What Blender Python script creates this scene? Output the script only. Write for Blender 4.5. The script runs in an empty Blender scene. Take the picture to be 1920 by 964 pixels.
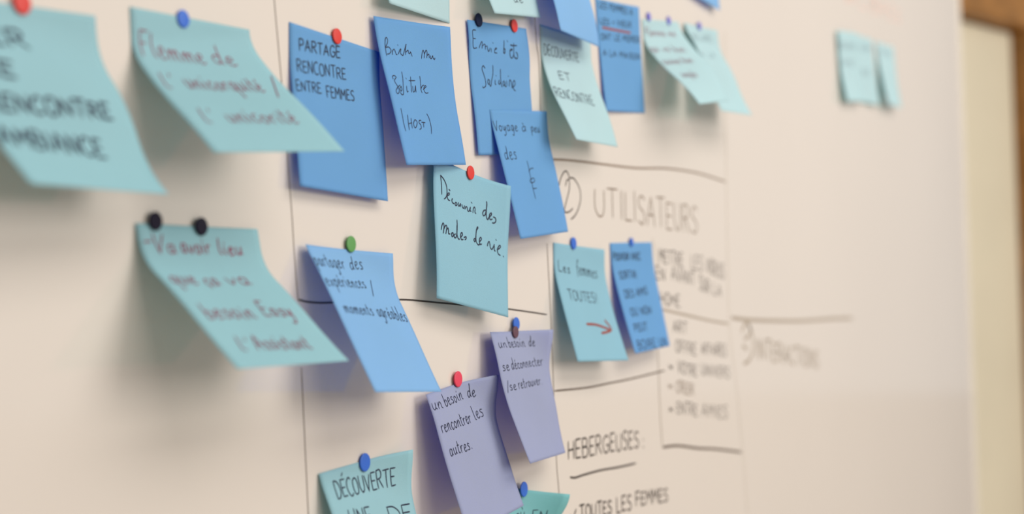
import bpy, bmesh, math, random
import numpy as np
from mathutils import Matrix, Vector

random.seed(4)
scene = bpy.context.scene
COL = scene.collection

# ---------------------------------------------------------------- camera
cam_data = bpy.data.cameras.new('camera')
cam = bpy.data.objects.new('camera', cam_data)
COL.objects.link(cam)
cam_data.sensor_width = 36.0
cam_data.sensor_fit = 'HORIZONTAL'
cam_data.lens = 2735.0 / 1920.0 * 36.0
cam_data.clip_start = 0.02
cam.matrix_world = Matrix((
    (0.45793645, -0.03572554, -0.88826679, -0.75946811),
    (-0.88873762, -0.04196541, -0.45649135, -0.3903001),
    (-0.02096808, 0.99848014, -0.05096812, 1.45642226),
    (0, 0, 0, 1)))
cam_data.dof.use_dof = True
cam_data.dof.focus_distance = 0.775
cam_data.dof.aperture_fstop = 5.0
scene.camera = cam

# ---------------------------------------------------------------- light
scene.view_settings.view_transform = 'Standard'
scene.view_settings.look = 'None'
scene.view_settings.gamma = 1.0
scene.view_settings.use_curve_mapping = False
scene.view_settings.exposure = -0.06

world = bpy.data.worlds.new('room_light')
scene.world = world
world.use_nodes = True
world.node_tree.nodes['Background'].inputs[0].default_value = (1.0, 0.975, 0.95, 1)
world.node_tree.nodes['Background'].inputs[1].default_value = 0.40


def area(name, loc, target, sx, sy, power, col):
    d = bpy.data.lights.new(name, 'AREA')
    d.shape = 'RECTANGLE'
    d.size = sx
    d.size_y = sy
    d.energy = power
    d.color = col
    o = bpy.data.objects.new(name, d)
    COL.objects.link(o)
    o.location = loc
    o.rotation_euler = (Vector(target) - Vector(loc)).to_track_quat('-Z', 'Y').to_euler()
    return o


# ceiling panel in front of the board
area('ceiling_lamp', (0.4, -1.35, 2.72), (0.4, 0, 1.40), 3.0, 0.75, 32, (1.0, 0.97, 0.93))
area('front_fill_light', (1.1, -2.9, 2.1), (0.3, 0, 1.5), 1.5, 1.2, 52, (1.0, 0.98, 0.95))  # added soft fill from front right, brightens the board and note fronts


# ---------------------------------------------------------------- materials
def srgb(r, g, b):
    f = lambda c: c / 12.92 if c <= 0.04045 else ((c + 0.055) / 1.055) ** 2.4
    return (f(r / 255), f(g / 255), f(b / 255), 1)


def mat(name, col, rough=0.6, spec=0.3, noise=0.04, nscale=60.0, bump=0.0, bscale=400.0):
    m = bpy.data.materials.new(name)
    m.use_nodes = True
    nt = m.node_tree
    b = nt.nodes['Principled BSDF']
    b.inputs['Roughness'].default_value = rough
    b.inputs['Specular IOR Level'].default_value = spec
    tc = nt.nodes.new('ShaderNodeTexCoord')
    n = nt.nodes.new('ShaderNodeTexNoise')
    n.inputs['Scale'].default_value = nscale
    n.inputs['Detail'].default_value = 3
    nt.links.new(tc.outputs['Object'], n.inputs['Vector'])
    r = nt.nodes.new('ShaderNodeValToRGB')
    r.color_ramp.elements[0].position = 0.3
    r.color_ramp.elements[1].position = 0.7
    r.color_ramp.elements[0].color = tuple(c * (1 - noise) for c in col[:3]) + (1,)
    r.color_ramp.elements[1].color = tuple(min(1, c * (1 + noise)) for c in col[:3]) + (1,)
    nt.links.new(n.outputs['Fac'], r.inputs['Fac'])
    nt.links.new(r.outputs['Color'], b.inputs['Base Color'])
    if bump:
        n2 = nt.nodes.new('ShaderNodeTexNoise')
        n2.inputs['Scale'].default_value = bscale
        nt.links.new(tc.outputs['Object'], n2.inputs['Vector'])
        bp = nt.nodes.new('ShaderNodeBump')
        bp.inputs['Strength'].default_value = bump
        bp.inputs['Distance'].default_value = 0.0005
        nt.links.new(n2.outputs['Fac'], bp.inputs['Height'])
        nt.links.new(bp.outputs['Normal'], b.inputs['Normal'])
    m['ramp'] = r.name
    return m


def paper(name, col, through, trans=0.42):
    """Coloured note paper: matt, some light comes through, deeper dyed."""
    m = mat(name, col, 0.75, 0.15, 0.02, 25.0, 0.25, 1500.0)
    nt = m.node_tree
    b = nt.nodes['Principled BSDF']
    out = nt.nodes['Material Output']
    t = nt.nodes.new('ShaderNodeBsdfTranslucent')
    t.inputs['Color'].default_value = through + (1,)
    mx = nt.nodes.new('ShaderNodeMixShader')
    mx.inputs[0].default_value = trans
    nt.links.new(b.outputs[0], mx.inputs[1])
    nt.links.new(t.outputs[0], mx.inputs[2])
    nt.links.new(mx.outputs[0], out.inputs['Surface'])
    return m


PAPER = {
    'cyan': paper('cyan_note_paper', srgb(176, 217, 224), (.10, .50, .55)),
    'aqua': paper('aqua_note_paper', srgb(166, 212, 226), (.07, .46, .62)),
    'blue': paper('blue_note_paper', srgb(126, 184, 222), (.03, .25, .85)),
    'violet': paper('lavender_note_paper', srgb(182, 188, 207), (.10, .16, .75)),
    'pale': paper('pale_cyan_note_paper', srgb(208, 233, 236), (.22, .58, .62)),
    'sky': paper('sky_blue_note_paper', srgb(154, 204, 234), (.06, .32, .85)),
    'teal': paper('teal_note_paper', srgb(150, 212, 214), (.06, .50, .50)),
}
INK = {
    'black': mat('black_felt_ink', srgb(34, 38, 58), 0.6, 0.2),
    'red': mat('dark_red_felt_ink', srgb(128, 62, 82), 0.6, 0.2),
    'brown': mat('red_brown_marker_ink', srgb(138, 70, 62), 0.6, 0.2),
    'grey': mat('grey_pencil', srgb(130, 150, 158), 0.6, 0.2),
    'bk': mat('black_whiteboard_ink', srgb(62, 52, 46), 0.5, 0.3, 0.15, 300),
    'bd': mat('dark_dry_whiteboard_ink', srgb(98, 84, 72), 0.5, 0.3, 0.15, 300),
    'bs': mat('grey_dry_whiteboard_ink', srgb(132, 114, 98), 0.5, 0.3, 0.15, 300),
    'bg': mat('thin_grey_whiteboard_ink', srgb(110, 96, 86), 0.5, 0.3, 0.15, 300),
    'bm': mat('faded_whiteboard_ink', srgb(160, 146, 130), 0.5, 0.3, 0.12, 300),
    'bf': mat('nearly_wiped_whiteboard_ink', srgb(196, 184, 168), 0.5, 0.3, 0.08, 300),
    'br': mat('faded_red_whiteboard_ink', srgb(226, 176, 160), 0.5, 0.3, 0.08, 300),
}
DOT = {
    'red': mat('red_plastic', srgb(200, 52, 42), 0.45, 0.3),
    'crimson': mat('crimson_plastic', srgb(210, 62, 84), 0.45, 0.3),
    'blue': mat('blue_plastic', srgb(50, 98, 188), 0.45, 0.3),
    'navy': mat('navy_plastic', srgb(16, 26, 56), 0.6, 0.12),
    'black': mat('aubergine_black_plastic', srgb(26, 20, 38), 0.6, 0.12),
    'green': mat('green_plastic', srgb(88, 142, 76), 0.45, 0.3),
    'brown': mat('brown_plastic', srgb(92, 62, 72), 0.45, 0.3),
    'violet': mat('violet_blue_plastic', srgb(108, 104, 190), 0.45, 0.3),
}
M_BOARD = mat('glossy_whiteboard_enamel', srgb(215, 204, 193), 0.1, 0.5, 0.012, 3.0)
M_BOARD.node_tree.nodes['Principled BSDF'].inputs['IOR'].default_value = 2.1
M_FRAME = mat('white_frame_plastic', srgb(228, 222, 210), 0.4, 0.4)
M_WALL = mat('cream_wall_paint', srgb(214, 202, 176), 0.85, 0.2, 0.02, 8, 0.3)
M_DOOR = mat('beige_door_paint', srgb(216, 205, 180), 0.6, 0.3, 0.03, 5)
M_WOOD = mat('brown_varnished_wood', srgb(150, 104, 52), 0.45, 0.4, 0.25, 14)
M_FLOOR = mat('beige_vinyl_floor', srgb(222, 210, 196), 0.5, 0.3, 0.05, 6)
M_CEIL = mat('white_ceiling_paint', srgb(232, 228, 220), 0.9, 0.2, 0.02, 8)
M_METAL = mat('brushed_steel', srgb(170, 168, 162), 0.3, 0.6)


# ---------------------------------------------------------------- helpers
def link_mesh(name, verts, faces, material, parent=None, smooth=False):
    me = bpy.data.meshes.new(name)
    me.from_pydata([tuple(v) for v in verts], [], faces)
    me.update()
    me.materials.append(material)
    if smooth:
        me.polygons.foreach_set('use_smooth', [True] * len(me.polygons))
    o = bpy.data.objects.new(name, me)
    COL.objects.link(o)
    if parent:
        o.parent = parent
    return o


def empty(name, loc):
    o = bpy.data.objects.new(name, None)
    o.empty_display_size = 0.02
    o.location = loc
    COL.objects.link(o)
    return o


def tag(o, label, cat, group=None):
    o['label'] = label
    o['category'] = cat
    if group:
        o['group'] = group
    return o


def box(name, lo, hi, material, parent=None, bevel=0.0, rot=None, structure=False):
    bm = bmesh.new()
    bmesh.ops.create_cube(bm, size=1)
    c = [(a + b) / 2 for a, b in zip(lo, hi)]
    for v in bm.verts:
        v.co = Vector([v.co[i] * (hi[i] - lo[i]) for i in range(3)])
    if bevel:
        bmesh.ops.bevel(bm, geom=bm.edges[:], offset=bevel, segments=2, affect='EDGES')
    me = bpy.data.meshes.new(name)
    bm.to_mesh(me)
    bm.free()
    me.materials.append(material)
    o = bpy.data.objects.new(name, me)
    COL.objects.link(o)
    o.location = c
    if parent:
        o.parent = parent
    if structure:
        o['kind'] = 'structure'
    return o


# single-stroke handwriting: glyph -> (width, strokes); grid 0 baseline, 4 x-height, 8 cap height
# a leading ~ makes the stroke a smooth curve
GLYPHS = {
 'A': (5, '0,0 1.2,4 2.5,8 3.6,4 4.6,0|.9,3 4,2.8'),
 'B': (4.6, '.4,0 .3,8|~.3,8 3,8.1 3.8,6.4 2.8,4.6 .4,4.3|~.4,4.3 3.4,4.2 4.4,2.2 3,.2 .3,0'),
 'C': (4.4, '~4.1,7.2 2.6,8.1 .7,6.3 .2,3.4 1.1,.7 2.8,-.1 4.2,.9'),
 'D': (4.8, '.4,0 .3,8|~.1,8.1 2.6,7.8 4.5,5.4 4.4,2.4 2.6,.2 .2,0'),
 'E': (4, '3.9,8 .4,7.9 .3,0 3.9,.2|.4,4.1 3.3,4.2'),
 'F': (4, '4,8.1 .3,7.9 .4,0|.4,4.2 3.2,4.3'),
 'G': (4.9, '~4.4,7 2.8,8.1 .8,6.4 .2,3.2 1.4,.3 3.3,0 4.6,1.6 4.5,3.6|2.7,3.5 5,3.6'),
 'H': (4.6, '.4,8.1 .3,0|4.3,8 4.2,-.1|.4,4 4.3,4.2'),
 'I': (1.5, '.8,8 .7,0'),
 'L': (3.8, '.4,8 .3,.1 3.7,.2'),
 'M': (5.6, '.2,0 .7,8 2.8,3 5,8.1 5.4,0'),
 'N': (4.8, '.3,0 .5,8 4.2,.2 4.5,8.1'),
 'O': (4.8, '~2.5,8.1 .8,7 .2,4 .9,.8 2.5,-.1 4.1,1.2 4.6,4.4 3.9,7.2 2.3,8'),
 'P': (4.4, '.4,0 .3,8|~.2,7.9 2.8,8.2 4.1,6.6 3.4,4.5 .4,3.6'),
 'Q': (5, '~2.5,8.1 .5,6 .4,2 2.5,0 4.4,2.4 4.2,6.6 2.4,8|3,2 5,-.6'),
 'R': (4.7, '.4,0 .3,8|~.2,7.9 2.8,8.2 4,6.6 3.2,4.6 .5,4|1.8,4.1 4.5,0'),
 'S': (4.2, '~3.9,7.3 2.4,8.1 .7,6.8 1,4.9 3.1,3.6 3.8,1.8 2.5,0 .3,.7'),
 'T': (4.6, '0,7.8 4.7,8.1|2.4,8 2.3,0'),
 'U': (4.6, '~.3,8 .3,2.8 1.6,.1 3.4,.5 4.2,3 4.3,8.1'),
 'V': (4.6, '.1,8 2.1,0 4.4,8.1'),
 'W': (6, '.1,8 1.5,0 3,6 4.4,0 5.9,8'),
 'X': (4.4, '.2,8 4.2,0|4.1,8 .2,0'), 'Y': (4.4, '.1,8 2.2,4.2 2.1,0|4.3,8 2.2,4.2'),
 'Z': (4.4, '.2,8 4.2,7.9 .2,.1 4.3,.2'),
 'É': (4, '3.9,8 .4,7.9 .3,0 3.9,.2|.4,4.1 3.3,4.2|2.2,9.6 3.4,11'),
 'Ù': (4.6, '~.3,8 .3,2.8 1.6,.1 3.4,.5 4.2,3 4.3,8.1|1.4,11 2.6,9.6'),
 'a': (3.9, '~3.1,3.6 1.6,4.1 .5,2.6 .7,.6 1.8,.1 2.9,1.4 3.2,3.8|~3.2,3.9 3,1.2 3.8,.3'),
 'b': (3.6, '~.6,8 .5,3 .7,.4|~.6,2.4 1.8,4.1 3.2,2.8 2.8,.6 1.2,0 .5,.8'),
 'c': (3.1, '~2.9,3.5 1.7,4.1 .5,2.6 .8,.5 2,0 3,.8'),
 'd': (3.9, '~3,3.4 1.6,4 .4,2.4 .8,.2 2.2,.4 3,2.4 3.3,5.6 3.3,8.1|~3.3,6 3,1.2 3.8,.1'),
 'e': (3.3, '~.5,2 2.4,2.6 2.5,3.9 1.3,4.1 .4,2.4 .9,.3 2.1,0 3.2,.8'),
 'f': (2.6, '~2.6,7.2 1.8,8.1 1.1,6 1.1,2 1,-1.4|.1,4.1 2.4,4.2'),
 'g': (3.8, '~3.1,3.6 1.6,4.1 .4,2.4 1,.3 2.4,.6 3.2,3.8|~3.2,3.8 3.1,-1 2.2,-3.4 .7,-2.8'),
 'i': (1.6, '~.6,4 .6,1.2 1.4,.1|.8,5.6 1,6.3'),
 'k': (3.6, '.5,8 .5,0|~2.9,3.9 .8,2 3.3,0'),
 'l': (1.8, '~.8,8.2 .6,3 .8,.5 1.7,.1'),
 'm': (5.6, '~.4,4 .5,0|~.5,2 1.6,4 2.5,3.2 2.5,0|~2.6,2 3.8,4 4.7,3.2 4.7,.8 5.5,.1'),
 'n': (3.8, '~.4,4 .5,0|~.5,2 1.8,4.1 2.8,3.2 2.9,.8 3.7,.1'),
 'o': (3.5, '~1.8,4.1 .6,3.2 .4,1.2 1.5,0 2.8,.8 3.1,2.8 1.7,4'),
 'p': (3.7, '~.4,4 .6,0 .6,-3.6|~.5,2.6 2,4.2 3.3,2.8 2.6,.4 .7,.6'),
 'q': (3.7, '~3.1,3.6 1.6,4.1 .4,2.4 1,.3 2.4,.6 3.2,3.8|~3.2,3.8 3.1,-3.4 3.8,-3'),
 'r': (2.8, '~.4,4.1 .6,0|~.5,2.2 1.4,3.9 2.7,3.9'),
 's': (2.9, '~2.6,3.7 1.4,4.2 .7,3.1 2.3,1.8 2.2,.3 .3,.3'),
 't': (2.6, '~1.2,7 1,2 1.4,.2 2.4,.4|.1,4.6 2.5,4.7'),
 'u': (3.8, '~.4,4 .4,1.2 1.4,0 2.8,1.4 3.1,4|~3.1,4 3,1 3.7,.2'),
 'v': (3.3, '~.2,4 1.4,.1 3.1,4.1'),
 'x': (3.4, '.3,4 3,0|3,4 .3,0'),
 'y': (3.6, '~.3,4 .8,1.2 2,.8 3,3.8|~3.1,4 2.7,-1.6 1.2,-3.6 .2,-2.8'),
 'z': (3.2, '.3,4 2.9,3.9 .4,.1 3,.2'),
 'é': (3.3, '~.5,2 2.4,2.6 2.5,3.9 1.3,4.1 .4,2.4 .9,.3 2.1,0 3.2,.8|1.6,5.4 2.6,6.8'),
 'à': (3.9, '~3.1,3.6 1.6,4.1 .5,2.6 .7,.6 1.8,.1 2.9,1.4 3.2,3.8|~3.2,3.9 3,1.2 3.8,.3|1,6.6 2,5.4'),
 'ç': (3.1, '~2.9,3.5 1.7,4.1 .5,2.6 .8,.5 2,0 3,.8|1.9,0 1.4,-1.6'),
 "'": (1.4, '.8,8.2 .5,6.6'), '.': (1.6, '.8,.2 1,0'), ':': (1.8, '.8,5.6 .9,4.8|.8,.8 .9,.1'),
 '!': (1.8, '.9,8 .8,2.4|.8,.4 .9,0'), '/': (2.2, '.2,9 1.9,-1'), '(': (1.6, '~1.4,9 .4,6 .4,2 1.5,-1'),
 ')': (1.6, '~.2,9 1.3,6 1.3,2 .2,-1'), '-': (3, '.3,3.4 2.7,3.5'), '+': (3.4, '.2,3.6 3.2,3.7|1.7,5.4 1.7,2'),
 '_': (5, '0,0 5,0'), ' ': (2.6, ''),
}


def smooth_line(pts, n=5):
    if len(pts) < 3:
        return pts
    P = [pts[0]] + list(pts) + [pts[-1]]
    out = []
    for i in range(1, len(P) - 2):
        p0, p1, p2, p3 = [np.array(q, float) for q in P[i - 1:i + 3]]
        for k in range(n):
            t = k / n
            out.append(tuple(0.5 * (2 * p1 + (p2 - p0) * t + (2 * p0 - 5 * p1 + 4 * p2 - p3) * t * t
                                    + (3 * p1 - p0 - 3 * p2 + p3) * t ** 3)))
    out.append(tuple(pts[-1]))
    return out


def word_strokes(text, x0, y0, x1, y1, h, down=True):
    """Strokes in mm; y grows downwards (note sheets) or upwards (board)."""
    total = sum(GLYPHS[c][0] + 1.0 for c in text) - 1.0
    L = math.hypot(x1 - x0, y1 - y0)
    ux, uy = (x1 - x0) / L, (y1 - y0) / L
    sx, sy = L / total, h / 8.0
    vx, vy = (uy, -ux) if down else (-uy, ux)
    if down is None:
        vx, vy = 0, 1
    res = []
    cur = 0.0
    for c in text:
        w, s = GLYPHS[c]
        dy = random.uniform(-.25, .25)
        sc = random.uniform(.93, 1.07)
        for st in s.split('|'):
            if not st:
                continue
            sm = st.startswith('~')
            pts = [tuple(float(v) for v in q.split(',')) for q in st.lstrip('~').split()]
            pts = [(cur + px + random.uniform(-.12, .12), (py + dy) * sc + random.uniform(-.12, .12)) for px, py in pts]
            if sm:
                pts = smooth_line(pts, 4)
            res.append([(x0 + ux * px * sx + vx * py * sy, y0 + uy * px * sx + vy * py * sy) for px, py in pts])
        cur += w + 1.0
    return res


def ribbon(strokes, width, mapper, verts, faces, step=1.2):
    """Flat ink strips of the pen's width, laid on the surface given by mapper."""
    for pts in strokes:
        fine = [pts[0]]
        for a, b in zip(pts[:-1], pts[1:]):
            d = math.hypot(b[0] - a[0], b[1] - a[1])
            n = max(1, int(math.ceil(d / step)))
            for k in range(1, n + 1):
                fine.append((a[0] + (b[0] - a[0]) * k / n, a[1] + (b[1] - a[1]) * k / n))
        P = np.array(fine, float)
        if len(P) < 2:
            continue
        T = np.gradient(P, axis=0)
        T /= np.maximum(np.linalg.norm(T, axis=1)[:, None], 1e-9)
        Nn = np.stack([-T[:, 1], T[:, 0]], 1)
        hw = np.full(len(P), width / 2)
        P[0] -= T[0] * width * .3
        P[-1] += T[-1] * width * .3
        hw[0] *= .6
        hw[-1] *= .6
        Lp, Rp = P + Nn * hw[:, None], P - Nn * hw[:, None]
        base = len(verts)
        for v in mapper(Lp):
            verts.append(v)
        for v in mapper(Rp):
            verts.append(v)
        n = len(P)
        for i in range(n - 1):
            faces.append((base + i, base + i + 1, base + n + i + 1, base + n + i))


# ---------------------------------------------------------------- measured data (metres, radians; writing in mm)
SHEETS = {
    'A': [-0.38074, 1.57627, -0.08613, -0.19157, 0.04323, 0.58279, 0.25513, 0.76045, 0.0004, -0.00029, 0.00154, 0.45],
    'B': [-0.28581, 1.58879, -0.0555, 0.15208, -0.05226, 0.69256, 0.84418, 0.75679, 0.0004, -0.0, 0.00056, 0.45],
    'C': [-0.18021, 1.59895, 0.0203, 0.01024, 0.00616, 0.09597, 0.08367, 0.07644, 0.0004, 4e-05, -0.00053, 0.45],
    'D': [-0.11232, 1.6187, -0.10256, -0.32659, -0.01048, 0.07453, 0.19711, 0.13922, 0.002, 0.00138, -0.00241, 0.45],
    'E': [-0.01332, 1.63527, -0.11023, -0.1131, 0.08832, -0.09316, 0.06348, -0.01963, 0.0004, -0.0001, -0.00108, 0.45],
    'F': [0.08173, 1.64695, -0.03906, 0.12823, -0.04892, 0.19297, 0.41175, 0.34035, 0.0004, -0.00033, -0.0041, 0.45],
    'G': [0.06796, 1.71375, -0.04371, -0.12927, -0.00163, 0.20579, 0.31901, 0.10361, 0.001, -1e-05, -0.00361, 0.45],
    'H': [0.16736, 1.68277, -0.10804, -7e-05, -0.01399, 0.02032, 0.01149, 0.05947, 0.0004, 0.00077, -0.00147, 0.45],
    'I': [0.24974, 1.6853, -0.14985, 0.17025, -0.0427, 0.60434, 0.76884, 0.45287, 0.0004, -0.0001, -0.00461, 0.45],
    'J': [0.33506, 1.69557, -0.09433, -0.1719, 0.05403, 0.54041, 0.24501, 0.4789, 0.0004, 0.00147, 0.00315, 0.45],
    'K': [-0.05962, 1.54435, 0.13359, 0.11993, 0.03084, 0.11989, 0.12694, 0.05092, 0.005, 0.00621, 0.00093, 0.45],
    'L': [0.0109, 1.58773, -0.11092, -0.17986, -0.01172, 0.19236, 0.17881, 0.15709, 0.0014, -0.00015, -0.00151, 0.45],
    'M': [0.0938, 1.51027, 0.01665, -0.0121, -0.00833, 0.24637, 0.28952, 0.29477, 0.0004, 0.00121, 0.00107, 0.45],
    'N': [0.18203, 1.51649, -0.05189, -0.00932, 0.0288, 0.18616, 0.20922, 0.22254, 0.0004, -7e-05, -0.0022, 0.45],
    'O': [-0.0016, 1.45647, -0.01716, -0.41143, -0.02056, 0.35148, 0.18175, 0.37253, 0.001, 0.00729, -0.00147, 0.3],
    'P': [-0.07407, 1.42826, -0.11015, -0.43127, -0.02856, 0.39419, 0.23559, 0.32172, 0.0006, 0.00797, 0.00196, 0.3],
    'Q': [-0.17395, 1.49732, 0.01269, -0.26394, 0.03728, 0.55006, 0.48479, 0.49909, 0.0004, 0.0023, -0.00016, 0.45],
    'R': [-0.28377, 1.50249, -0.02226, -0.03088, 0.17175, 0.85408, 0.77046, 0.82107, 0.0004, 0.00147, 0.00054, 0.45],
    'S': [-0.16265, 1.39541, -0.06713, -0.23678, -0.02775, 0.34144, 0.29897, 0.24142, 0.0004, 0.00522, -0.00204, 0.3],
    'T': [-0.00548, 1.36622, 0.19096, -1e-05, -0.02417, 0.33272, 0.41391, 0.46622, 0.0004, 0.01871, -0.00215, 0.3],
    'U': [-0.11181, 1.69928, -0.05825, -0.00392, 0.00251, 0.08155, 0.06801, 0.04896, 0.0004, 0.0004, -0.00432, 0.45],
    'V': [-0.01589, 1.7154, -0.16208, -0.05353, -0.00042, 0.06874, 0.163, 0.24285, 0.0004, -0.0, -0.00341, 0.45],
    'W': [0.33511, 1.79189, 0.03348, 0.00144, 0.00164, 0.06745, 0.07271, 0.07612, 0.0004, 0.00017, 0.00078, 0.45],
    'Y': [0.79536, 1.77171, -0.13039, -0.03531, -0.00455, -0.02739, 0.1399, 0.19458, 0.003, 0.00144, 0.00035, 0.45],
    'Z': [0.87875, 1.78103, -0.08256, -0.01877, 0.03623, 0.04881, 0.04444, 0.04409, 0.0005, 0.00134, 0.00299, 0.45],
    'ZZ': [0.9779, 1.7891, -0.06627, 0.09326, 0.04525, 0.13902, 0.16795, 0.18242, 0.0006, 0.00346, -0.00129, 0.45],
}
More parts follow.
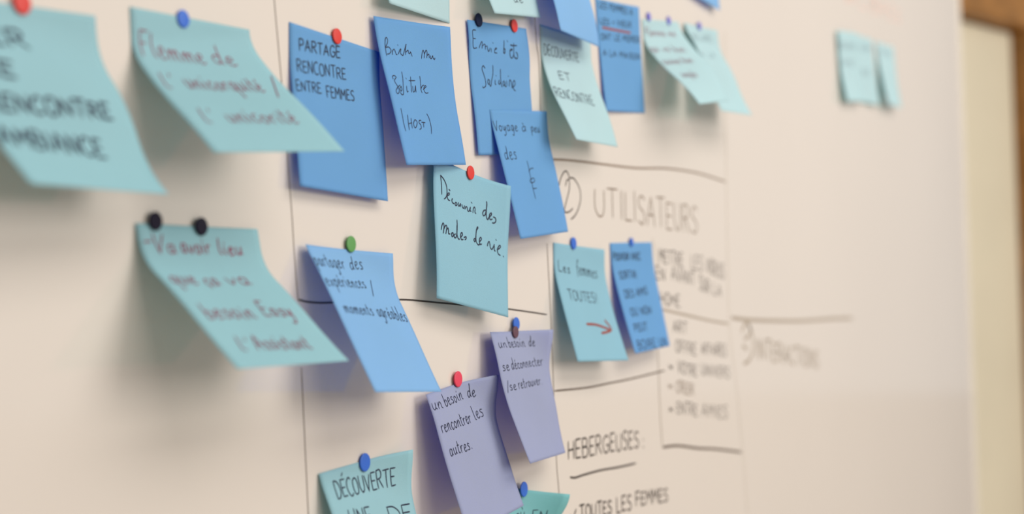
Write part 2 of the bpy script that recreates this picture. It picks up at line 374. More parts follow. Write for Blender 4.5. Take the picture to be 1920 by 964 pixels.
NOTE_WRITING = {
    'A': [[["ER", -23.36, 17.5, -1.45, 17.07, 7.19, 1.2, "black"]], [["LE", -32.58, 30.53, -16.76, 30.96, 6.35, 1.2, "black"]], [["RENCONTRE", -35.11, 43.69, 27.06, 44.02, 6.37, 1.2, "black"]], [["AMBIANCE", -35.92, 57.03, 15.03, 60.21, 7.6, 1.2, "black"]]],
    'B': [[["Flemme", -34.05, 19.57, 0.68, 20.9, 10.32, 0.7, "red"], ["de", 5.76, 19.89, 19.03, 20.85, 10.35, 0.7, "red"]], [["l'", -33.75, 36.9, -26.56, 37.85, 8.98, 0.7, "red"], ["unicorquité", -21.02, 36.96, 22.58, 37.26, 9.67, 0.7, "red"], ["#", "red", 0.7, [[[35.18, 26.27], [31.29, 33.63], [26.99, 41.21]]]]], [["l'", -28.99, 58.35, -21.41, 59.27, 9.17, 0.7, "red"], ["unicorité", -15.33, 58.23, 24.72, 58.81, 9.43, 0.7, "red"]]],
    'C': [[["PARTAGE", -30.56, 11.69, 3.14, 9.38, 5.35, 0.7, "black"]], [["RENCONTRE", -33.04, 21.88, 7.5, 19.35, 5.65, 0.6, "black"]], [["ENTRE", -34.73, 31.17, -14.54, 29.7, 4.8, 0.6, "black"], ["FEMMES", -10.28, 30.57, 13.61, 28.94, 5.23, 0.6, "black"]]],
    'D': [[["#", "black", 0.5, [[[-29.49, 10.85], [-31.05, 14.36], [-31.5, 19.78]], [[-30.32, 12.32], [-29.49, 10.85], [-28.16, 10.19], [-27.48, 11.55], [-28.87, 13.64], [-31.14, 15.49], [-27.89, 14.99], [-25.99, 15.99], [-26.08, 17.14], [-28.07, 18.41], [-30.54, 18.86]], [[-24.66, 17.04], [-25.11, 18.79], [-24.43, 17.03], [-22.47, 15.75], [-21.61, 16.55], [-21.08, 18.23], [-20.0, 18.45]], [[-17.81, 13.15], [-17.48, 13.53]], [[-18.7, 18.08], [-16.09, 15.61], [-15.04, 15.25], [-16.1, 17.34], [-14.93, 18.3], [-13.43, 18.03], [-8.69, 12.24], [-9.97, 14.63], [-11.03, 17.87]], [[-10.39, 16.68], [-7.62, 15.34], [-7.37, 16.77], [-6.02, 16.98], [-5.14, 16.05], [-4.07, 18.31]], [[5.91, 18.87], [7.32, 15.86], [8.88, 14.3], [9.56, 16.31], [8.77, 18.41]], [[9.48, 16.61], [11.83, 14.12], [12.74, 15.24], [11.66, 18.25]], [[12.32, 17.03], [14.31, 16.03], [14.41, 18.09]], [[15.88, 16.83], [15.6, 18.02], [16.72, 18.26], [18.24, 16.69], [18.57, 17.86], [19.8, 18.68], [20.35, 17.76]]]]], [["#", "black", 0.5, [[[-30.53, 31.76], [-30.48, 30.32], [-28.1, 29.89], [-26.7, 30.67], [-29.52, 32.56], [-27.82, 35.07], [-26.78, 37.03], [-27.95, 38.81], [-29.96, 39.19], [-30.44, 37.78], [-27.66, 35.92], [-24.53, 34.61]], [[-23.59, 35.14], [-25.47, 36.39], [-25.24, 37.82], [-23.52, 36.87], [-23.59, 35.14]], [[-18.99, 27.33], [-19.49, 30.84], [-21.37, 35.6], [-22.99, 39.16], [-25.28, 39.55], [-25.92, 38.43]], [[-17.23, 34.81], [-18.17, 37.77], [-16.73, 37.41]], [[-15.93, 30.35], [-15.46, 30.91]], [[-10.21, 29.46], [-11.75, 33.93], [-13.17, 37.82]], [[-13.11, 31.66], [-6.07, 31.29]], [[-10.12, 34.44], [-11.05, 37.43], [-8.76, 36.73], [-6.72, 33.97], [-7.93, 37.57]], [[0.47, 28.59], [0.1, 31.56], [-1.21, 35.77], [-0.79, 37.53]], [[-1.47, 35.78], [0.97, 33.88], [3.2, 33.18]], [[1.43, 35.64], [5.41, 33.96], [4.37, 33.42], [2.24, 35.3], [3.21, 37.34], [6.54, 37.19]]]]], [["#", "black", 0.5, [[[-29.87, 46.91], [-30.15, 50.91], [-30.51, 54.9], [-30.19, 58.59]], [[-24.1, 50.16], [-25.21, 54.2], [-25.76, 57.93]], [[-20.9, 51.78], [-21.68, 54.68], [-21.91, 56.99]], [[-25.11, 54.77], [-21.02, 54.09]], [[-17.22, 52.55], [-19.51, 54.63], [-18.82, 56.63], [-16.85, 56.01], [-14.81, 53.64], [-16.19, 52.52], [-17.22, 52.55]], [[-9.79, 52.63], [-11.76, 52.68], [-12.73, 53.87], [-11.2, 55.0], [-11.52, 56.75], [-13.64, 57.38]], [[-9.56, 53.5], [-5.32, 53.67]], [[-7.39, 53.61], [-8.25, 56.21]], [[-1.08, 48.83], [0.44, 51.15], [0.85, 55.28], [-0.44, 59.44]]]]]],
    'E': [[["#", "black", 0.55, [[[-29.25, 5.35], [-33.04, 5.82], [-33.29, 10.18], [-33.21, 15.36], [-29.13, 15.24]], [[-33.29, 10.18], [-30.1, 10.21]], [[-26.38, 15.22], [-25.37, 13.64], [-23.33, 11.56], [-22.49, 12.39], [-22.98, 15.27]], [[-22.34, 13.92], [-20.18, 12.71], [-19.12, 13.31], [-19.0, 15.72]], [[-18.91, 14.17], [-16.99, 13.63], [-16.17, 15.35], [-15.29, 16.63], [-13.83, 15.67], [-13.28, 14.54]], [[-11.87, 14.69], [-11.8, 16.9]], [[-9.75, 11.24], [-9.14, 11.65]], [[-7.62, 15.36], [-5.15, 14.56], [-6.08, 14.16], [-7.62, 15.36], [-7.71, 16.92], [-4.84, 17.0]]]], ["#", "black", 0.7, [[[5.03, 9.27], [3.87, 14.32], [3.47, 16.36], [4.94, 16.52], [5.46, 14.23], [3.87, 14.32]], [[9.11, 9.04], [9.67, 9.69]], [[11.59, 14.82], [14.71, 14.21], [14.26, 13.77], [12.46, 14.32], [11.4, 16.65], [12.76, 18.86], [14.77, 18.76], [15.87, 17.34]], [[17.53, 10.16], [16.57, 15.48], [17.32, 18.41], [18.83, 18.57]], [[13.6, 11.75], [21.4, 11.32]], [[19.66, 15.33], [21.56, 16.61], [20.85, 18.94], [18.81, 19.03]], [[12.94, 11.47], [14.22, 11.17]]]]], [["#", "black", 0.6, [[[-19.76, 26.3], [-22.01, 25.07], [-23.37, 26.88], [-21.57, 30.11], [-20.11, 33.15], [-20.2, 36.25], [-23.38, 37.67], [-24.14, 36.81]], [[-16.68, 32.59], [-17.45, 34.39], [-16.2, 35.46], [-14.89, 33.42], [-16.49, 32.58]], [[-10.18, 24.36], [-10.27, 28.81], [-12.46, 33.33], [-13.97, 36.5], [-15.23, 35.43]], [[-8.0, 32.74], [-8.14, 34.98], [-7.19, 35.17]], [[-6.71, 30.01], [-6.26, 30.35]], [[-0.79, 26.21], [-0.87, 30.25], [-0.78, 33.85], [0.31, 36.52]], [[-2.59, 32.56], [-3.76, 33.94], [-2.94, 35.04], [-1.28, 33.86], [-0.61, 32.49]], [[3.32, 32.81], [1.71, 33.77], [1.96, 35.57], [3.5, 35.29], [4.27, 33.23], [4.41, 35.94], [5.93, 35.9]], [[6.64, 32.7], [6.7, 35.42]], [[8.9, 29.67], [9.27, 30.11]], [[9.49, 35.79], [10.38, 32.58], [11.43, 32.09], [12.83, 33.41], [12.95, 36.6]], [[13.46, 36.59], [17.3, 34.64], [17.03, 32.13], [15.43, 32.87], [14.16, 35.19], [15.4, 37.45], [17.34, 38.31]]]]]],
    'F': [[["DECOUVERTE", -34.26, 18.14, 17.35, 17.24, 6.28, 0.6, "black"]], [["ET", -20.23, 32.58, -3.34, 32.61, 5.09, 0.6, "black"]], [["RENCONTRE", -35.09, 46.1, 20.53, 47.9, 6.92, 0.6, "black"]]],
    'G': [],
    'H': [[["LES FEMMES A", -32.81, 5.82, 25.95, 6.84, 4.41, 0.7, "black"]], [["LES + VIEUX", -32.84, 16.93, 22.92, 15.7, 4.05, 0.7, "black"]], [["_", -28.75, 19.17, 21.37, 19.56, 1.11, 1.6, "brown"]], [["ONT LE MONDE", -33.39, 27.39, 36.88, 25.46, 4.08, 0.7, "black"]], [["A LA MAISON", -32.37, 38.15, 35.15, 37.74, 4.08, 0.7, "black"]]],
    'I': [[["Flemme me", -33.66, 11.56, 22.98, 12.01, 5.58, 0.7, "red"]], [["qui va bien", -36.09, 24.45, 20.08, 27.35, 6.33, 0.7, "red"]], [["cuisine bien", -32.63, 37.61, 16.43, 38.61, 6.8, 0.7, "red"]], [["simple", -25.35, 51.74, 0.92, 52.98, 6.54, 0.7, "red"]]],
    'J': [[["DES AMIS", -30.72, 14.19, 23.74, 10.97, 5.69, 0.7, "grey"]], [["A LA", -37.38, 30.07, 10.83, 26.54, 4.73, 0.7, "grey"]]],
    'K': [[["#", "black", 0.72, [[[-30.78, 8.59], [-29.67, 13.78], [-29.51, 18.65]], [[-30.78, 8.59], [-27.06, 10.21], [-24.42, 13.19], [-24.01, 16.94], [-25.19, 19.38], [-27.16, 20.77]], [[-24.08, 18.32], [-21.71, 17.27], [-21.66, 16.33], [-23.17, 17.03], [-23.9, 18.83], [-22.95, 20.28], [-21.29, 20.48]], [[-22.01, 14.32], [-20.76, 14.87]], [[-18.31, 18.76], [-19.12, 19.76], [-18.49, 21.01], [-16.92, 21.24]], [[-14.68, 19.94], [-15.84, 21.02], [-15.09, 21.97], [-13.73, 21.14], [-14.16, 20.11]], [[-11.98, 19.67], [-12.45, 21.15], [-11.41, 21.5], [-9.84, 19.78], [-10.02, 21.49]], [[-8.25, 20.01], [-7.85, 21.33], [-6.49, 21.72], [-5.54, 20.02]], [[-5.21, 21.91], [-3.94, 20.25], [-2.66, 20.55], [-2.19, 22.14], [-0.66, 22.12], [1.07, 19.51], [0.5, 21.6], [1.57, 21.78]], [[2.12, 16.47], [2.95, 16.87]], [[3.46, 22.14], [4.27, 19.71], [5.44, 18.63], [6.06, 19.64], [5.66, 21.42], [6.63, 22.08]]]], ["#", "black", 0.8, [[[16.47, 18.15], [14.99, 18.73], [13.69, 20.41], [14.27, 21.73], [15.79, 21.15], [16.88, 19.22], [18.05, 14.98], [17.64, 13.05]], [[18.1, 13.25], [17.44, 17.96], [17.18, 22.03], [18.56, 23.19], [19.59, 21.85], [22.02, 19.95], [22.06, 18.8], [20.64, 19.64], [20.09, 21.47], [20.98, 22.74], [22.88, 22.09]], [[23.84, 20.76], [25.67, 20.99], [26.11, 22.64], [24.7, 24.05], [22.81, 24.29]]]]], [["#", "black", 0.75, [[[-31.88, 38.41], [-30.82, 35.78], [-29.47, 34.43], [-28.8, 35.93], [-29.61, 39.07], [-30.0, 39.95]], [[-29.17, 37.63], [-27.21, 35.36], [-25.91, 35.65], [-26.81, 38.54], [-27.34, 39.73]], [[-26.41, 37.65], [-24.73, 36.25], [-24.35, 37.54], [-24.52, 39.2], [-22.97, 39.19]], [[-20.25, 37.86], [-21.39, 38.89], [-21.01, 40.19], [-19.71, 39.67], [-19.57, 38.28], [-20.25, 37.86]], [[-17.15, 38.1], [-18.59, 38.92], [-18.43, 40.26], [-16.83, 39.96], [-15.76, 37.84], [-14.89, 33.83], [-14.68, 29.92]], [[-14.99, 32.74], [-15.54, 37.8], [-14.54, 40.09], [-13.19, 40.23]], [[-12.0, 39.08], [-9.67, 37.27], [-10.05, 35.95], [-11.2, 36.72], [-11.94, 38.51], [-11.05, 40.01], [-9.21, 39.67]], [[-8.21, 38.38], [-5.97, 37.58], [-5.87, 38.51], [-7.27, 39.48]]]], ["#", "black", 0.75, [[[4.4, 36.62], [2.93, 37.17], [2.6, 38.08], [3.85, 38.41], [5.2, 34.51], [6.09, 31.52], [7.37, 29.59], [7.85, 30.06], [6.02, 32.1], [5.06, 35.66], [5.25, 38.44], [7.22, 39.77], [8.93, 38.9]], [[8.53, 37.85], [10.86, 36.01], [10.45, 34.96], [9.09, 35.77], [8.56, 37.56], [9.44, 39.09], [10.78, 38.57]], [[16.9, 38.62], [17.56, 37.08], [18.93, 35.7], [19.65, 37.0], [20.01, 38.93], [21.5, 39.81], [23.19, 38.09], [24.31, 36.46]], [[24.26, 37.33], [24.12, 39.64], [25.13, 40.15]], [[25.96, 33.3], [26.44, 33.79]], [[27.26, 39.1], [30.39, 37.12], [30.1, 36.02], [28.67, 36.84], [27.26, 39.1], [28.19, 41.23], [30.26, 41.74]], [[33.28, 41.63], [33.69, 42.02]]]]]],
    'L': [[["Voyage", -36.49, 12.62, -5.23, 12.41, 6.39, 0.5, "black"], ["à", 0.72, 12.38, 6.72, 12.36, 5.83, 0.5, "black"], ["peu", 13.43, 12.65, 25.65, 12.94, 5.89, 0.5, "black"]], [["des", -32.24, 29.08, -15.52, 29.56, 8.3, 0.5, "black"]], [["#", "black", 0.5, [[[-2.41, 30.68], [-2.32, 34.59], [-2.81, 38.17], [-3.01, 44.03], [-3.23, 48.58], [-2.98, 53.79]], [[-3.42, 37.19], [0.41, 35.29], [4.32, 35.35]], [[-4.24, 42.05], [0.98, 41.19], [1.45, 43.16], [-3.79, 44.01], [-5.2, 42.35]], [[-3.46, 47.6], [2.22, 47.43]]]]]],
    'M': [[["Les", -32.62, 17.36, -15.67, 18.32, 6.82, 0.6, "black"], ["femmes", -5.27, 18.56, 25.26, 19.78, 8.83, 0.6, "black"]], [["TOUTES!", -26.25, 35.41, 17.36, 37.08, 6.75, 0.6, "black"]], [["#", "brown", 1.7, [[[-10.05, 51.58], [5.13, 51.93], [24.58, 55.17]], [[19.83, 48.66], [25.56, 54.98], [8.79, 57.47]]]]]],
    'N': [[["POUVOIR AVEC", -34.64, 11.62, 14.15, 12.13, 4.82, 0.8, "black"]], [["SORTIR", -29.25, 24.59, 1.72, 24.75, 4.89, 0.8, "black"]], [["DES AMIS", -27.17, 38.05, 15.88, 37.14, 5.31, 0.8, "black"]], [["OU NON", -25.12, 50.82, 14.68, 50.99, 5.31, 0.8, "black"]], [["PEUT", -26.34, 61.92, -0.56, 62.02, 5.27, 0.8, "black"]], [["BOIRE UN", -29.64, 73.58, 32.09, 75.38, 5.71, 0.8, "black"]]],
    'O': [[["un", -30.67, 9.28, -17.91, 9.22, 5.66, 0.5, "black"], ["besoin", -14.7, 9.59, 11.24, 9.4, 6.22, 0.5, "black"], ["de", 15.83, 9.54, 22.44, 9.11, 6.09, 0.5, "black"]], [["se", -33.11, 22.7, -22.89, 22.53, 5.8, 0.5, "black"], ["déconnecter", -19.57, 22.36, 29.59, 21.4, 6.15, 0.5, "black"]], [["#", "black", 0.5, [[[-29.02, 28.36], [-31.08, 31.92], [-32.94, 35.18]]]], ["se", -28.47, 34.2, -18.6, 34.12, 5.85, 0.5, "black"], ["retrouver.", -15.28, 33.99, 22.71, 32.79, 6.02, 0.5, "black"]]],
    'P': [[["un", -35.82, 8.69, -22.75, 9.54, 7.01, 0.55, "black"], ["besoin", -18.95, 9.53, 7.27, 9.12, 7.35, 0.55, "black"], ["de", 12.77, 9.35, 20.46, 9.04, 7.21, 0.55, "black"]], [["rencontrer", -33.16, 21.44, 7.11, 22.37, 7.07, 0.55, "black"], ["les", 11.99, 21.92, 24.15, 20.98, 7.85, 0.55, "black"]], [["autres.", -30.8, 34.71, -2.53, 35.4, 7.26, 0.55, "black"]]],
    'Q': [[["partager", -37.27, 10.93, -6.5, 10.05, 7.63, 0.5, "black"], ["des", -0.96, 9.93, 11.49, 9.17, 6.88, 0.5, "black"]], [["expériences", -35.77, 21.81, 7.12, 19.86, 6.98, 0.5, "black"], ["#", "black", 0.5, [[[15.38, 14.69], [13.14, 19.06], [9.78, 24.17]]]]], [["moments", -30.31, 35.31, -0.13, 35.41, 6.75, 0.5, "black"], ["agréables", 4.53, 35.46, 35.89, 37.11, 7.75, 0.5, "black"]]],
    'R': [[["-", -35.83, 10.19, -30.47, 10.07, 6.35, 0.85, "red"], ["Va", -30.05, 11.9, -17.28, 12.1, 7.6, 0.85, "red"], ["avoir", -13.83, 11.79, 4.72, 11.42, 7.2, 0.85, "red"], ["lieu", 9.74, 11.81, 25.36, 12.03, 6.85, 0.85, "red"]], [["que", -32.5, 28.24, -17.16, 29.02, 8.44, 0.85, "red"], ["ça", -12.35, 29.3, -3.27, 28.86, 7.33, 0.85, "red"], ["va", 2.8, 28.45, 18.14, 28.97, 8.25, 0.85, "red"]], [["besoin", -29.93, 48.75, 0.91, 49.1, 8.41, 0.85, "red"], ["Easy", 7.74, 47.69, 27.4, 49.02, 8.53, 0.85, "red"]], [["l'", -26.01, 66.37, -18.8, 67.64, 7.84, 0.85, "red"], ["Assistant", -15.06, 66.3, 20.35, 67.69, 8.46, 0.85, "red"]]],
    'S': [[["DÉCOUVERTE", -28.84, 13.45, 25.01, 16.04, 8.31, 0.75, "black"]], [["UNE", -24.9, 28.17, -5.0, 29.94, 8.12, 0.75, "black"], ["DE", 10.68, 33.77, 33.51, 35.68, 8.54, 0.75, "black"]]],
    'T': [[["OÙ", 5.7, 20.79, 13.76, 20.22, 6.85, 0.5, "black"], ["EN", 20.71, 19.38, 30.54, 17.94, 7.95, 0.5, "black"]]],
    'U': [],
    'V': [[["de", -0.33, 67.77, 14.07, 67.82, 5.92, 0.5, "black"]]],
    'W': [],
    'Y': [[["DES AMIS", -35.01, 18.46, 27.49, 17.66, 5.71, 1.2, "grey"]], [["CAFE", -35.72, 36.51, 19.43, 36.45, 5.77, 1.2, "grey"]]],
    'Z': [[["LES ART", -18.97, 16.76, 31.36, 14.69, 6.08, 1.2, "grey"]], [["BIO", -18.71, 44.3, 11.03, 43.67, 6.05, 1.2, "grey"]]],
    'ZZ': [[["VINS", -36.57, 14.53, 25.7, 12.75, 5.79, 1.2, "grey"]]],
}
RULED = [
    ["bg", 0.55, [[-232.0, 1638.7], [-229.0, 1607.8], [-223.5, 1565.0], [-220.5, 1536.2], [-217.8, 1512.1], [-216.2, 1492.8], [-214.1, 1474.4], [-212.5, 1472.7]]],
    ["bk", 0.9, [[-212.9, 1472.9], [-207.1, 1472.0], [-196.5, 1471.6], [-185.5, 1471.9], [-169.6, 1472.8], [-150.7, 1473.3], [-120.4, 1473.8], [-90.7, 1472.7], [-52.8, 1471.2], [-4.8, 1469.4], [44.8, 1466.3]]],
    ["bg", 0.6, [[-212.0, 1441.9], [-210.5, 1415.2], [-208.2, 1375.4], [-206.4, 1344.8]]],
    ["bg", 0.8, [[37.0, 1652.9], [38.7, 1633.3], [41.2, 1623.8], [42.1, 1605.1], [42.3, 1593.5], [43.5, 1574.5]]],
    ["bg", 0.8, [[47.4, 1509.6], [49.7, 1474.8], [51.9, 1428.9], [53.8, 1377.8], [56.5, 1356.4], [58.1, 1328.5]]],
    ["bs", 1.5, [[53.5, 1562.6], [76.9, 1564.5], [109.9, 1566.2], [192.2, 1569.8], [254.7, 1575.1], [324.0, 1577.5], [387.8, 1576.0]]],
    ["bf", 1.2, [[397.4, 1702.5], [392.5, 1630.2], [390.5, 1576.7], [387.3, 1462.1], [398.3, 1418.1], [413.0, 1351.1], [420.9, 1300.0]]],
    ["bm", 1.9, [[236.4, 1470.3], [268.8, 1467.6], [303.1, 1464.8], [339.3, 1461.8], [384.3, 1459.1]]],
    ["bm", 3.2, [[394.2, 1463.9], [426.0, 1462.5], [477.5, 1461.4], [593.1, 1460.6], [708.4, 1462.4], [790.6, 1462.8]]],
    ["bf", 1.0, [[222.2, 1521.8], [228.7, 1510.9], [232.1, 1499.4]]],
    ["bm", 1.3, [[227.0, 1441.4], [227.8, 1424.1], [228.8, 1393.3], [231.4, 1371.6]]],
    ["bd", 2.0, [[232.4, 1370.4], [245.2, 1370.2], [267.0, 1368.8], [306.9, 1363.7], [343.4, 1360.3], [408.9, 1352.4]]],
    ["bd", 1.2, [[53.7, 1419.3], [101.5, 1419.2], [136.0, 1420.5], [172.9, 1421.9], [239.6, 1425.6]]],
    ["bk", 1.4, [[73.3, 1364.5], [80.4, 1363.5], [90.1, 1363.9], [106.7, 1364.3], [123.8, 1364.4], [150.5, 1363.7], [180.5, 1363.6]]],
]
BOARD_WRITING = [
    [["#", "bk", 1.0, [[[66.2, 1546.2], [67.4, 1549.2], [70.4, 1553.4], [75.2, 1557.0], [79.1, 1557.1], [82.2, 1553.9]], [[76.3, 1548.0], [77.9, 1551.3], [81.2, 1552.3], [82.2, 1549.9], [81.3, 1545.4], [78.2, 1540.2], [74.7, 1534.6], [73.8, 1531.6], [77.3, 1531.1], [82.0, 1532.1], [86.3, 1534.3]], [[81.9, 1553.2], [87.8, 1553.9], [93.6, 1551.4], [98.2, 1546.7], [98.6, 1540.7], [94.3, 1533.9], [88.9, 1529.5], [83.6, 1527.2]]]]],
    [["UT", 120.7, 1531.9, 159.3, 1532.4, 18.81, 1.2, "bd"], ["ILISATEURS", 163.9, 1531.9, 317.7, 1528.9, 20.44, 1.3, "bs"]],
    [["METTRE", 234.6, 1504.1, 283.9, 1502.5, 10.36, 0.9, "bk"], ["LES", 301.3, 1501.7, 327.6, 1500.8, 10.83, 0.9, "bk"], ["VIDEOS", 336.2, 1499.8, 378.1, 1495.2, 11.62, 0.9, "bk"]],
    [["EN", 227.4, 1492.3, 245.4, 1491.1, 9.37, 0.9, "bk"], ["AVANT", 258.5, 1492.2, 308.5, 1488.7, 10.14, 0.9, "bk"], ["SUR", 317.9, 1486.0, 342.3, 1482.6, 10.94, 0.9, "bk"], ["LA", 349.8, 1482.7, 370.3, 1480.8, 9.46, 0.9, "bk"]],
    [["HOME", 234.5, 1474.2, 274.8, 1472.0, 8.69, 0.9, "bk"]],
    [["ART", 258.9, 1453.8, 288.1, 1451.9, 8.4, 0.9, "bk"]],
    [["OFFRE", 263.3, 1438.6, 307.9, 1435.2, 8.87, 0.9, "bk"], ["AFFAIRES", 318.7, 1435.8, 378.0, 1432.7, 8.88, 0.9, "bk"]],
    [["x", 247.1, 1426.5, 258.0, 1425.8, 5.87, 0.9, "bk"], ["VOTRE", 266.6, 1422.7, 307.8, 1418.8, 8.86, 0.9, "bk"], ["UNIVERS", 317.4, 1419.7, 384.4, 1414.7, 8.45, 0.9, "bk"]],
    [["x", 245.0, 1412.5, 255.8, 1411.7, 5.85, 0.9, "bk"], ["CREER", 262.2, 1409.0, 299.6, 1404.9, 8.39, 1.1, "bs"]],
    [["x", 244.9, 1395.8, 255.7, 1394.8, 5.84, 0.9, "bk"], ["ENTRE", 262.2, 1393.2, 306.5, 1388.2, 8.79, 0.9, "bk"], ["AMIES", 316.1, 1388.0, 376.3, 1382.2, 9.64, 0.9, "bk"]],
    [["HEBERGEUSES", 70.7, 1375.7, 187.1, 1374.4, 11.48, 1.3, "bk"], [":", 191.9, 1373.3, 198.8, 1373.5, 8.88, 1.3, "bk"]],
    [["#", "bk", 1.3, [[[72.8, 1341.0], [75.8, 1338.7], [80.9, 1343.7]]]], ["TOUTES", 86.2, 1337.4, 137.0, 1334.4, 8.18, 1.4, "bk"], ["LES", 145.0, 1333.8, 170.9, 1333.2, 9.96, 1.4, "bk"], ["FEMMES", 178.6, 1334.5, 239.1, 1331.0, 9.3, 1.4, "bk"]],
    [["#", "bm", 3, [[[419.4, 1452.2], [427.0, 1458.0], [437.1, 1458.8], [442.4, 1452.9], [434.6, 1447.5], [425.9, 1446.3]], [[421.2, 1440.5], [430.8, 1437.2]], [[439.8, 1456.5], [447.8, 1448.3], [448.2, 1436.9], [437.2, 1428.0], [422.6, 1425.3]]]]],
    [["INTERACTIONS", 456.3, 1428.9, 652.8, 1414.4, 16.58, 2.4, "bm"]],
    [["IDEES", 803.4, 1807.2, 853.5, 1815.7, 15.86, 1.2, "br"], ["LIBRES", 870.0, 1812.8, 1085.5, 1833.3, 17.14, 1.2, "br"]],
]
DOTS = [
    ["A", -380.8, -1.17, 1577.0, "red", 8.2],
    ["B", -292.5, -0.36, 1587.5, "blue", 7.4],
    ["C", -180.6, -0.62, 1599.5, "red", 7.6],
    ["R", -311.5, -1.41, 1503.0, "black", 7.6],
    ["R", -283.5, -1.47, 1502.4, "black", 7.6],
    ["Q", -172.0, -1.12, 1500.0, "green", 7.9],
    ["K", -59.2, -5.49, 1544.1, "red", 7.8],
    ["E", -38.6, -1.49, 1633.1, "navy", 7.8],
    ["E", 6.5, -1.06, 1637.9, "red", 7.8],
    ["M", 84.3, -0.6, 1511.7, "blue", 7.8],
    ["N", 180.3, -0.68, 1516.8, "blue", 6.0],
    ["O", 0.2, -1.38, 1460.8, "blue", 7.8],
    ["O", -2.8, -2.28, 1456.0, "brown", 7.0],
    ["P", -70.0, -1.19, 1431.3, "crimson", 8.6],
    ["S", -162.1, -0.59, 1394.7, "blue", 8.9],
    ["T", 2.9, -2.73, 1364.5, "blue", 8.9],
    ["I", 224.3, -0.53, 1683.4, "violet", 6.5],
    ["I", 265.2, -0.38, 1687.9, "violet", 6.5],
    ["J", 330.7, -1.23, 1695.4, "violet", 6.5],
]
NOTE_LOOK = {
 'A': ('cyan', 'pale cyan sticky note at the left border, thick blurred black capitals, under a red magnet'),
 'B': ('cyan', 'large cyan note with dark red handwriting hanging far forward from one blue magnet'),
 'C': ('blue', 'blue note reading PARTAGE RENCONTRE ENTRE FEMMES, held by a red magnet'),
 'D': ('blue', 'blue note with thin handwriting ending in (HOST), no magnet on it'),
 'E': ('blue', 'blue note reading Envie Solidaire with a navy and a red magnet on top'),
 'F': ('pale', 'pale cyan curled note reading DECOUVERTE ET RENCONTRE, tucked under a light blue one'),
 'G': ('sky', 'light blue blank note cut by the top border, overlapping a pale cyan note'),
 'H': ('blue', 'narrow-looking blue note with a red-brown underline in its small blurred writing'),
 'I': ('pale', 'pale note with faint red writing and two violet magnets, front one of a curling pair'),
 'J': ('pale', 'pale note with faint grey writing behind the red-written one, one violet magnet'),
 'K': ('aqua', 'sharp cyan note reading Découvrir des modes de vie with a red magnet'),
 'L': ('blue', 'blue note reading Voyage with a small vertical scribble in its middle'),
 'M': ('aqua', 'cyan note reading Les femmes TOUTES! with a red-brown arrow drawn on it'),
 'N': ('blue', 'blue note filled with six short blurred lines, right of the arrow note'),
 'O': ('violet', 'lavender note reading un besoin de se déconnecter / se retrouver'),
 'P': ('violet', 'lavender note reading un besoin de rencontrer les autres, under a crimson magnet'),
 'Q': ('sky', 'light blue note reading partager des expériences, hanging out under a green magnet'),
 'R': ('cyan', 'cyan note with four red handwritten lines, jutting out under two black magnets'),
 'S': ('cyan', 'cyan note reading DÉCOUVERTE at the bottom border, held by a blue magnet'),
 'T': ('teal', 'teal note with a curling right corner at the bottom border, mostly hidden by lavender'),
 'U': ('pale', 'pale cyan blank note end hanging in from the top border above the (HOST) note'),
 'V': ('pale', 'pale note end at the top border right above the navy and red magnets'),
 'W': ('sky', 'light blue note corner at the top border, rightmost of the blue ones'),
 'Y': ('pale', 'far blurred pale note, leftmost of the row of three on the empty board'),
 'Z': ('pale', 'far blurred pale note, middle of the row of three on the empty board'),
 'ZZ': ('pale', 'far blurred pale note, rightmost of the row of three on the empty board'),
}
DOT_LABELS = [
 'blurred red round magnet cut by the top border, at the far left',
 'bright blue round magnet on the large cyan note with red writing',
 'red round magnet above the word PARTAGE on a blue note',
 'black round magnet, left one of two on the red-written cyan note',
 'black round magnet, right one of two on the red-written cyan note',
 'green round magnet on the note reading partager des expériences',
 'red round magnet on the cyan note reading Découvrir des modes de vie',
 'navy round magnet above the word Envie',
 'red round magnet on the top right of the Envie note',
 'small blue magnet on the cyan note with the drawn arrow',
 'small blue magnet on the blue note right of the arrow note',
 'blue round magnet at the top edge of the se déconnecter note',
 'dark brown round magnet right below a blue one on lavender paper',
 'crimson round magnet on the lavender rencontrer les autres note',
 'blue round magnet above DÉCOUVERTE at the bottom of the board',
 'blue round magnet on the curling teal note at the bottom border',
 'small violet magnet, leftmost on the pale red-written note',
 'small violet magnet, second on the pale red-written note',
 'small violet magnet on the pale note behind the red-written one',
]

# ---------------------------------------------------------------- setting
box('wall_back', (-2.6, 0.022, 0), (1.60, 0.14, 2.75), M_WALL, structure=True)
box('floor', (-6, -20, -0.05), (30, 1.6, 0), M_FLOOR, structure=True)


def angled(name, a, b, z0, z1, d0, d1, material, parent=None, bevel=0.0, structure=False):
    """Box on the oblique side wall: a..b along it, d0..d1 in depth behind its face."""
    o = box(name, (a, d0, z0), (b, d1, z1), material, parent, bevel, structure=structure)
    ang = math.radians(-19.3)
    loc = Vector(o.location)
    O = Vector((2.57, 0.072, 0))
    c, s = math.cos(ang), math.sin(ang)
    if parent is None:
        o.location = O + Vector((loc.x * c - loc.y * s, loc.x * s + loc.y * c, loc.z))
        o.rotation_euler = (0, 0, ang)
    return o


def grp(name, structure=True):
    e = empty(name, (2.57, 0.072, 0))
    e.rotation_euler = (0, 0, math.radians(-19.3))
    if structure:
        e['kind'] = 'structure'
    return e


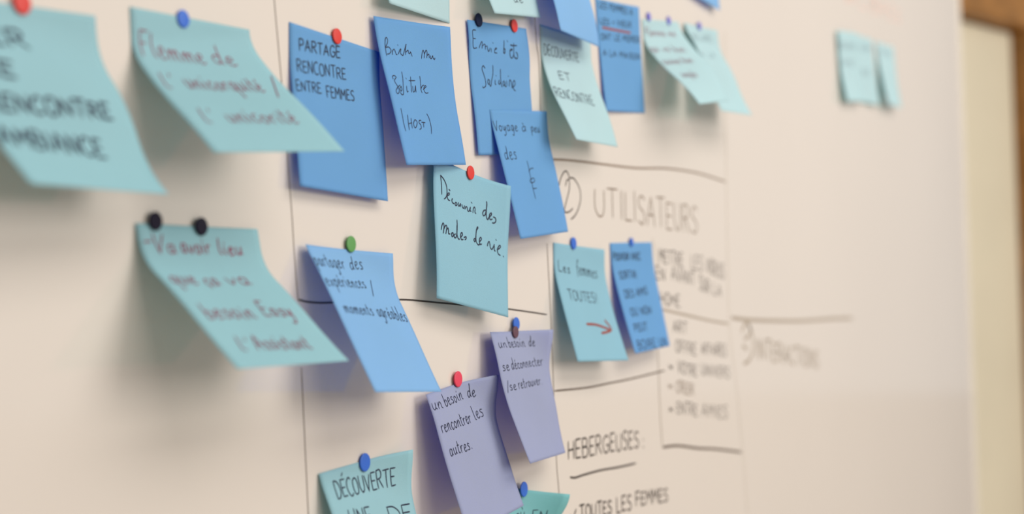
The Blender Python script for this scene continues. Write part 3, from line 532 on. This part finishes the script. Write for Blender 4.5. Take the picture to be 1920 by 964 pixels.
# oblique wall at the end of the board, with its wooden door case
angled('wall_right', 0.17, 0.7, 0, 2.75, 0.03, 0.13, M_WALL, structure=True)
angled('wall_above_door', -1.02, 0.17, 2.22, 2.75, 0.03, 0.13, M_WALL, structure=True).name = 'wall_right_lintel'
door = grp('door_1')
angled('door_panel', -0.90, 0.046, 0.01, 2.098, 0.03, 0.07, M_DOOR, door, 0.003)
for z0, z1 in ((0.18, 0.92), (1.06, 1.95)):
    pass
h = angled('door_handle', -0.86, -0.74, 1.035, 1.055, -0.01, 0.01, M_METAL, door, 0.004)
angled('handle_plate', -0.87, -0.83, 0.98, 1.11, 0.02, 0.032, M_METAL, door, 0.003)
angled('handle_stem', -0.858, -0.842, 1.037, 1.053, 0.0, 0.025, M_METAL, door, 0.002)
trim = grp('trim_1')
angled('jamb', 0.05, 0.18, 0, 2.10, -0.01, 0.10, M_WOOD, trim, 0.004)
angled('jamb', -1.02, -0.91, 0, 2.10, -0.01, 0.10, M_WOOD, trim, 0.004)
angled('header', -1.02, 0.18, 2.102, 2.24, -0.012, 0.10, M_WOOD, trim, 0.004)

# ---------------------------------------------------------------- whiteboard
XL, XR, ZB, ZT = -1.25, 1.484, 0.85, 2.15
board = tag(empty('whiteboard', (0.117, 0.02, ZB)),
            'large glossy whiteboard covering the wall, ruled and written on in black marker', 'whiteboard')


def on_board(o):
    o.parent = board
    o.matrix_parent_inverse = Matrix.Translation((-0.117, -0.02, -ZB))
    return o


on_board(box('panel', (XL, 0.0, ZB), (XR, 0.018, ZT), M_BOARD))
fw = 0.012
on_board(box('frame_side', (XR + .0003, -0.003, ZB - fw), (XR + .008, 0.02, ZT + fw), M_FRAME, bevel=0.002))
on_board(box('frame_side', (XL - fw, -0.003, ZB - fw), (XL - .0003, 0.02, ZT + fw), M_FRAME, bevel=0.002))
on_board(box('frame_rail', (XL, -0.003, ZT + .0003), (XR, 0.02, ZT + fw), M_FRAME, bevel=0.002))
on_board(box('frame_rail', (XL, -0.003, ZB - fw), (XR, 0.02, ZB - .0003), M_FRAME, bevel=0.002))
on_board(box('pen_tray', (-0.6, -0.06, ZB - 0.028), (0.9, 0.02, ZB - 0.014), M_FRAME, bevel=0.003))

map_board = lambda P: [(p[0] / 1000, -0.00012, p[1] / 1000) for p in P]
for c, w, pts in RULED:
    V, Fc = [], []
    ribbon([smooth_line([tuple(p) for p in pts], 4)], w, map_board, V, Fc, 8)
    on_board(link_mesh('ruled_line', V, Fc, INK[c]))
for line in BOARD_WRITING:
    V, Fc = [], []
    for it in line:
        if it[0] == '#':
            c, w = it[1], it[2]
            ribbon([smooth_line([tuple(p) for p in pl]) for pl in it[3]], w, map_board, V, Fc, 2)
        else:
            t, x0, y0, x1, y1, hh, w, c = it
            st = word_strokes(t, x0, y0, x1, y1, hh, None)
            ribbon(st, w, map_board, V, Fc, 2)
    on_board(link_mesh('written_line', V, Fc, INK[c]))

# ---------------------------------------------------------------- notes
S = 0.076
KQ = np.array([0, .008, .025, .050, .076, .12])


def sheet_point(p, a, b):
    """Sheet coordinates (a across, b down from the glued top edge, metres) to the room."""
    X, Z, th, psi = p[:4]
    phi = np.array([p[4], p[4], p[5], p[6], p[7], p[7]])
    q = a * np.sin(psi) + b * np.cos(psi)
    r = a * np.cos(psi) - b * np.sin(psi)
    q0 = -abs(S / 2 * np.sin(psi))
    qq = np.linspace(0, .13, 131)
    ph = np.interp(qq, KQ, phi)
    cx = np.concatenate([[0], np.cumsum(np.cos((ph[1:] + ph[:-1]) / 2)) * .001])
    sy = np.concatenate([[0], np.cumsum(np.sin((ph[1:] + ph[:-1]) / 2)) * .001])
    qs = q - q0
    Q = np.interp(qs, qq, cx) + q0
    W = np.interp(qs, qq, sy)
    a2 = r * np.cos(psi) + Q * np.sin(psi)
    b2 = -r * np.sin(psi) + Q * np.cos(psi)
    x = X + a2 * np.cos(th) - b2 * np.sin(th)
    z = Z - (a2 * np.sin(th) + b2 * np.cos(th))
    an, bn = a / (S / 2), b / S
    W = W + p[9] * np.clip(an, 0, 1) ** 2 * np.exp(-(bn / p[11]) ** 2) + p[10] * an * bn ** 2
    return np.stack([x, -np.maximum(W + p[8], 0.0004), z], -1)


def sheet_normal(p, a, b):
    e = 4e-4
    da = sheet_point(p, a + e, b) - sheet_point(p, a - e, b)
    db = sheet_point(p, a, b + e) - sheet_point(p, a, b - e)
    n = np.cross(da, db)
    n /= np.linalg.norm(n, axis=-1)[..., None]
    n[n[..., 1] > 0] *= -1
    return n


NA, NB = 20, 40
for key, (pap, label) in NOTE_LOOK.items():
    p = np.array(SHEETS[key])
    root_loc = sheet_point(p, np.array([0.]), np.array([0.]))[0]
    note = tag(empty('sticky_note', root_loc), label, 'sticky note', 'square sticky notes on the whiteboard')
    A, B = np.meshgrid(np.linspace(-S / 2, S / 2, NA + 1), np.linspace(0, S, NB + 1))
    A, B = A.ravel(), B.ravel()
    F = sheet_point(p, A, B)
    Nn = sheet_normal(p, A, B)
    front = F - root_loc
    back = front - Nn * 0.00012
    n = len(A)
    V = np.concatenate([front, back])
    faces = []
    idx = lambda i, j: j * (NA + 1) + i
    for j in range(NB):
        for i in range(NA):
            q = (idx(i, j), idx(i, j + 1), idx(i + 1, j + 1), idx(i + 1, j))
            faces.append(q)
            faces.append(tuple(n + k for k in reversed(q)))
    rim = [idx(i, 0) for i in range(NA)] + [idx(NA, j) for j in range(NB)] + \
          [idx(i, NB) for i in range(NA, 0, -1)] + [idx(0, j) for j in range(NB, 0, -1)]
    for k in range(len(rim)):
        u, v = rim[k], rim[(k + 1) % len(rim)]
        faces.append((u, v, n + v, n + u))
    link_mesh('paper', V, faces, PAPER[pap], note, True)

    def mp(P):
        a = np.clip(P[:, 0] / 1000, -S / 2, S / 2)
        b = np.clip(P[:, 1] / 1000, 0, S)
        return list(sheet_point(p, a, b) + sheet_normal(p, a, b) * 0.00014 - root_loc)

    for line in NOTE_WRITING[key]:
        groups = {}
        for it in line:
            if it[0] == '#':
                c, w = it[1], it[2]
                st = [smooth_line([tuple(q) for q in pl]) for pl in it[3]]
                nm = 'drawn_arrow' if c == 'brown' else 'written_line'
            else:
                t, x0, y0, x1, y1, hh, w, c = it
                st = word_strokes(t, x0, y0, x1, y1, hh)
                nm = 'underline' if t == '_' else 'written_line'
            groups.setdefault((nm, c), []).append((st, w))
        for (nm, c), sl in groups.items():
            V, Fc = [], []
            for st, w in sl:
                ribbon(st, w, mp, V, Fc)
            link_mesh(nm, V, Fc, INK[c], note)

# ---------------------------------------------------------------- round magnets
def disc_mesh(r, hgt, seg=40):
    prof = [(0, 0), (r * .97, 0), (r, hgt * .25), (r, hgt * .7), (r * .95, hgt * .93), (r * .85, hgt), (0, hgt * 1.08)]
    V, Fc, rings = [], [], []
    for rr, yy in prof:
        if rr == 0:
            rings.append([len(V)])
            V.append((0, -yy, 0))
        else:
            rings.append(list(range(len(V), len(V) + seg)))
            for k in range(seg):
                t = 2 * math.pi * k / seg
                V.append((rr * math.cos(t), -yy, rr * math.sin(t)))
    for a, b in zip(rings[:-1], rings[1:]):
        for k in range(seg):
            k2 = (k + 1) % seg
            if len(a) == 1:
                Fc.append((a[0], b[k2], b[k]))
            elif len(b) == 1:
                Fc.append((a[k], a[k2], b[0]))
            else:
                Fc.append((a[k], a[k2], b[k2], b[k]))
    return V, Fc


for (key, x, y, z, c, dia), label in zip(DOTS, DOT_LABELS):
    # the disc lies on the note's upper edge, as far out as the paper under it
    V, Fc = disc_mesh(dia / 2000, 0.0009)
    o = link_mesh('magnet', V, Fc, DOT[c], None, True)
    o.location = (x / 1000, y / 1000, z / 1000)
    tag(o, label, 'magnet', 'small round magnets holding the notes')
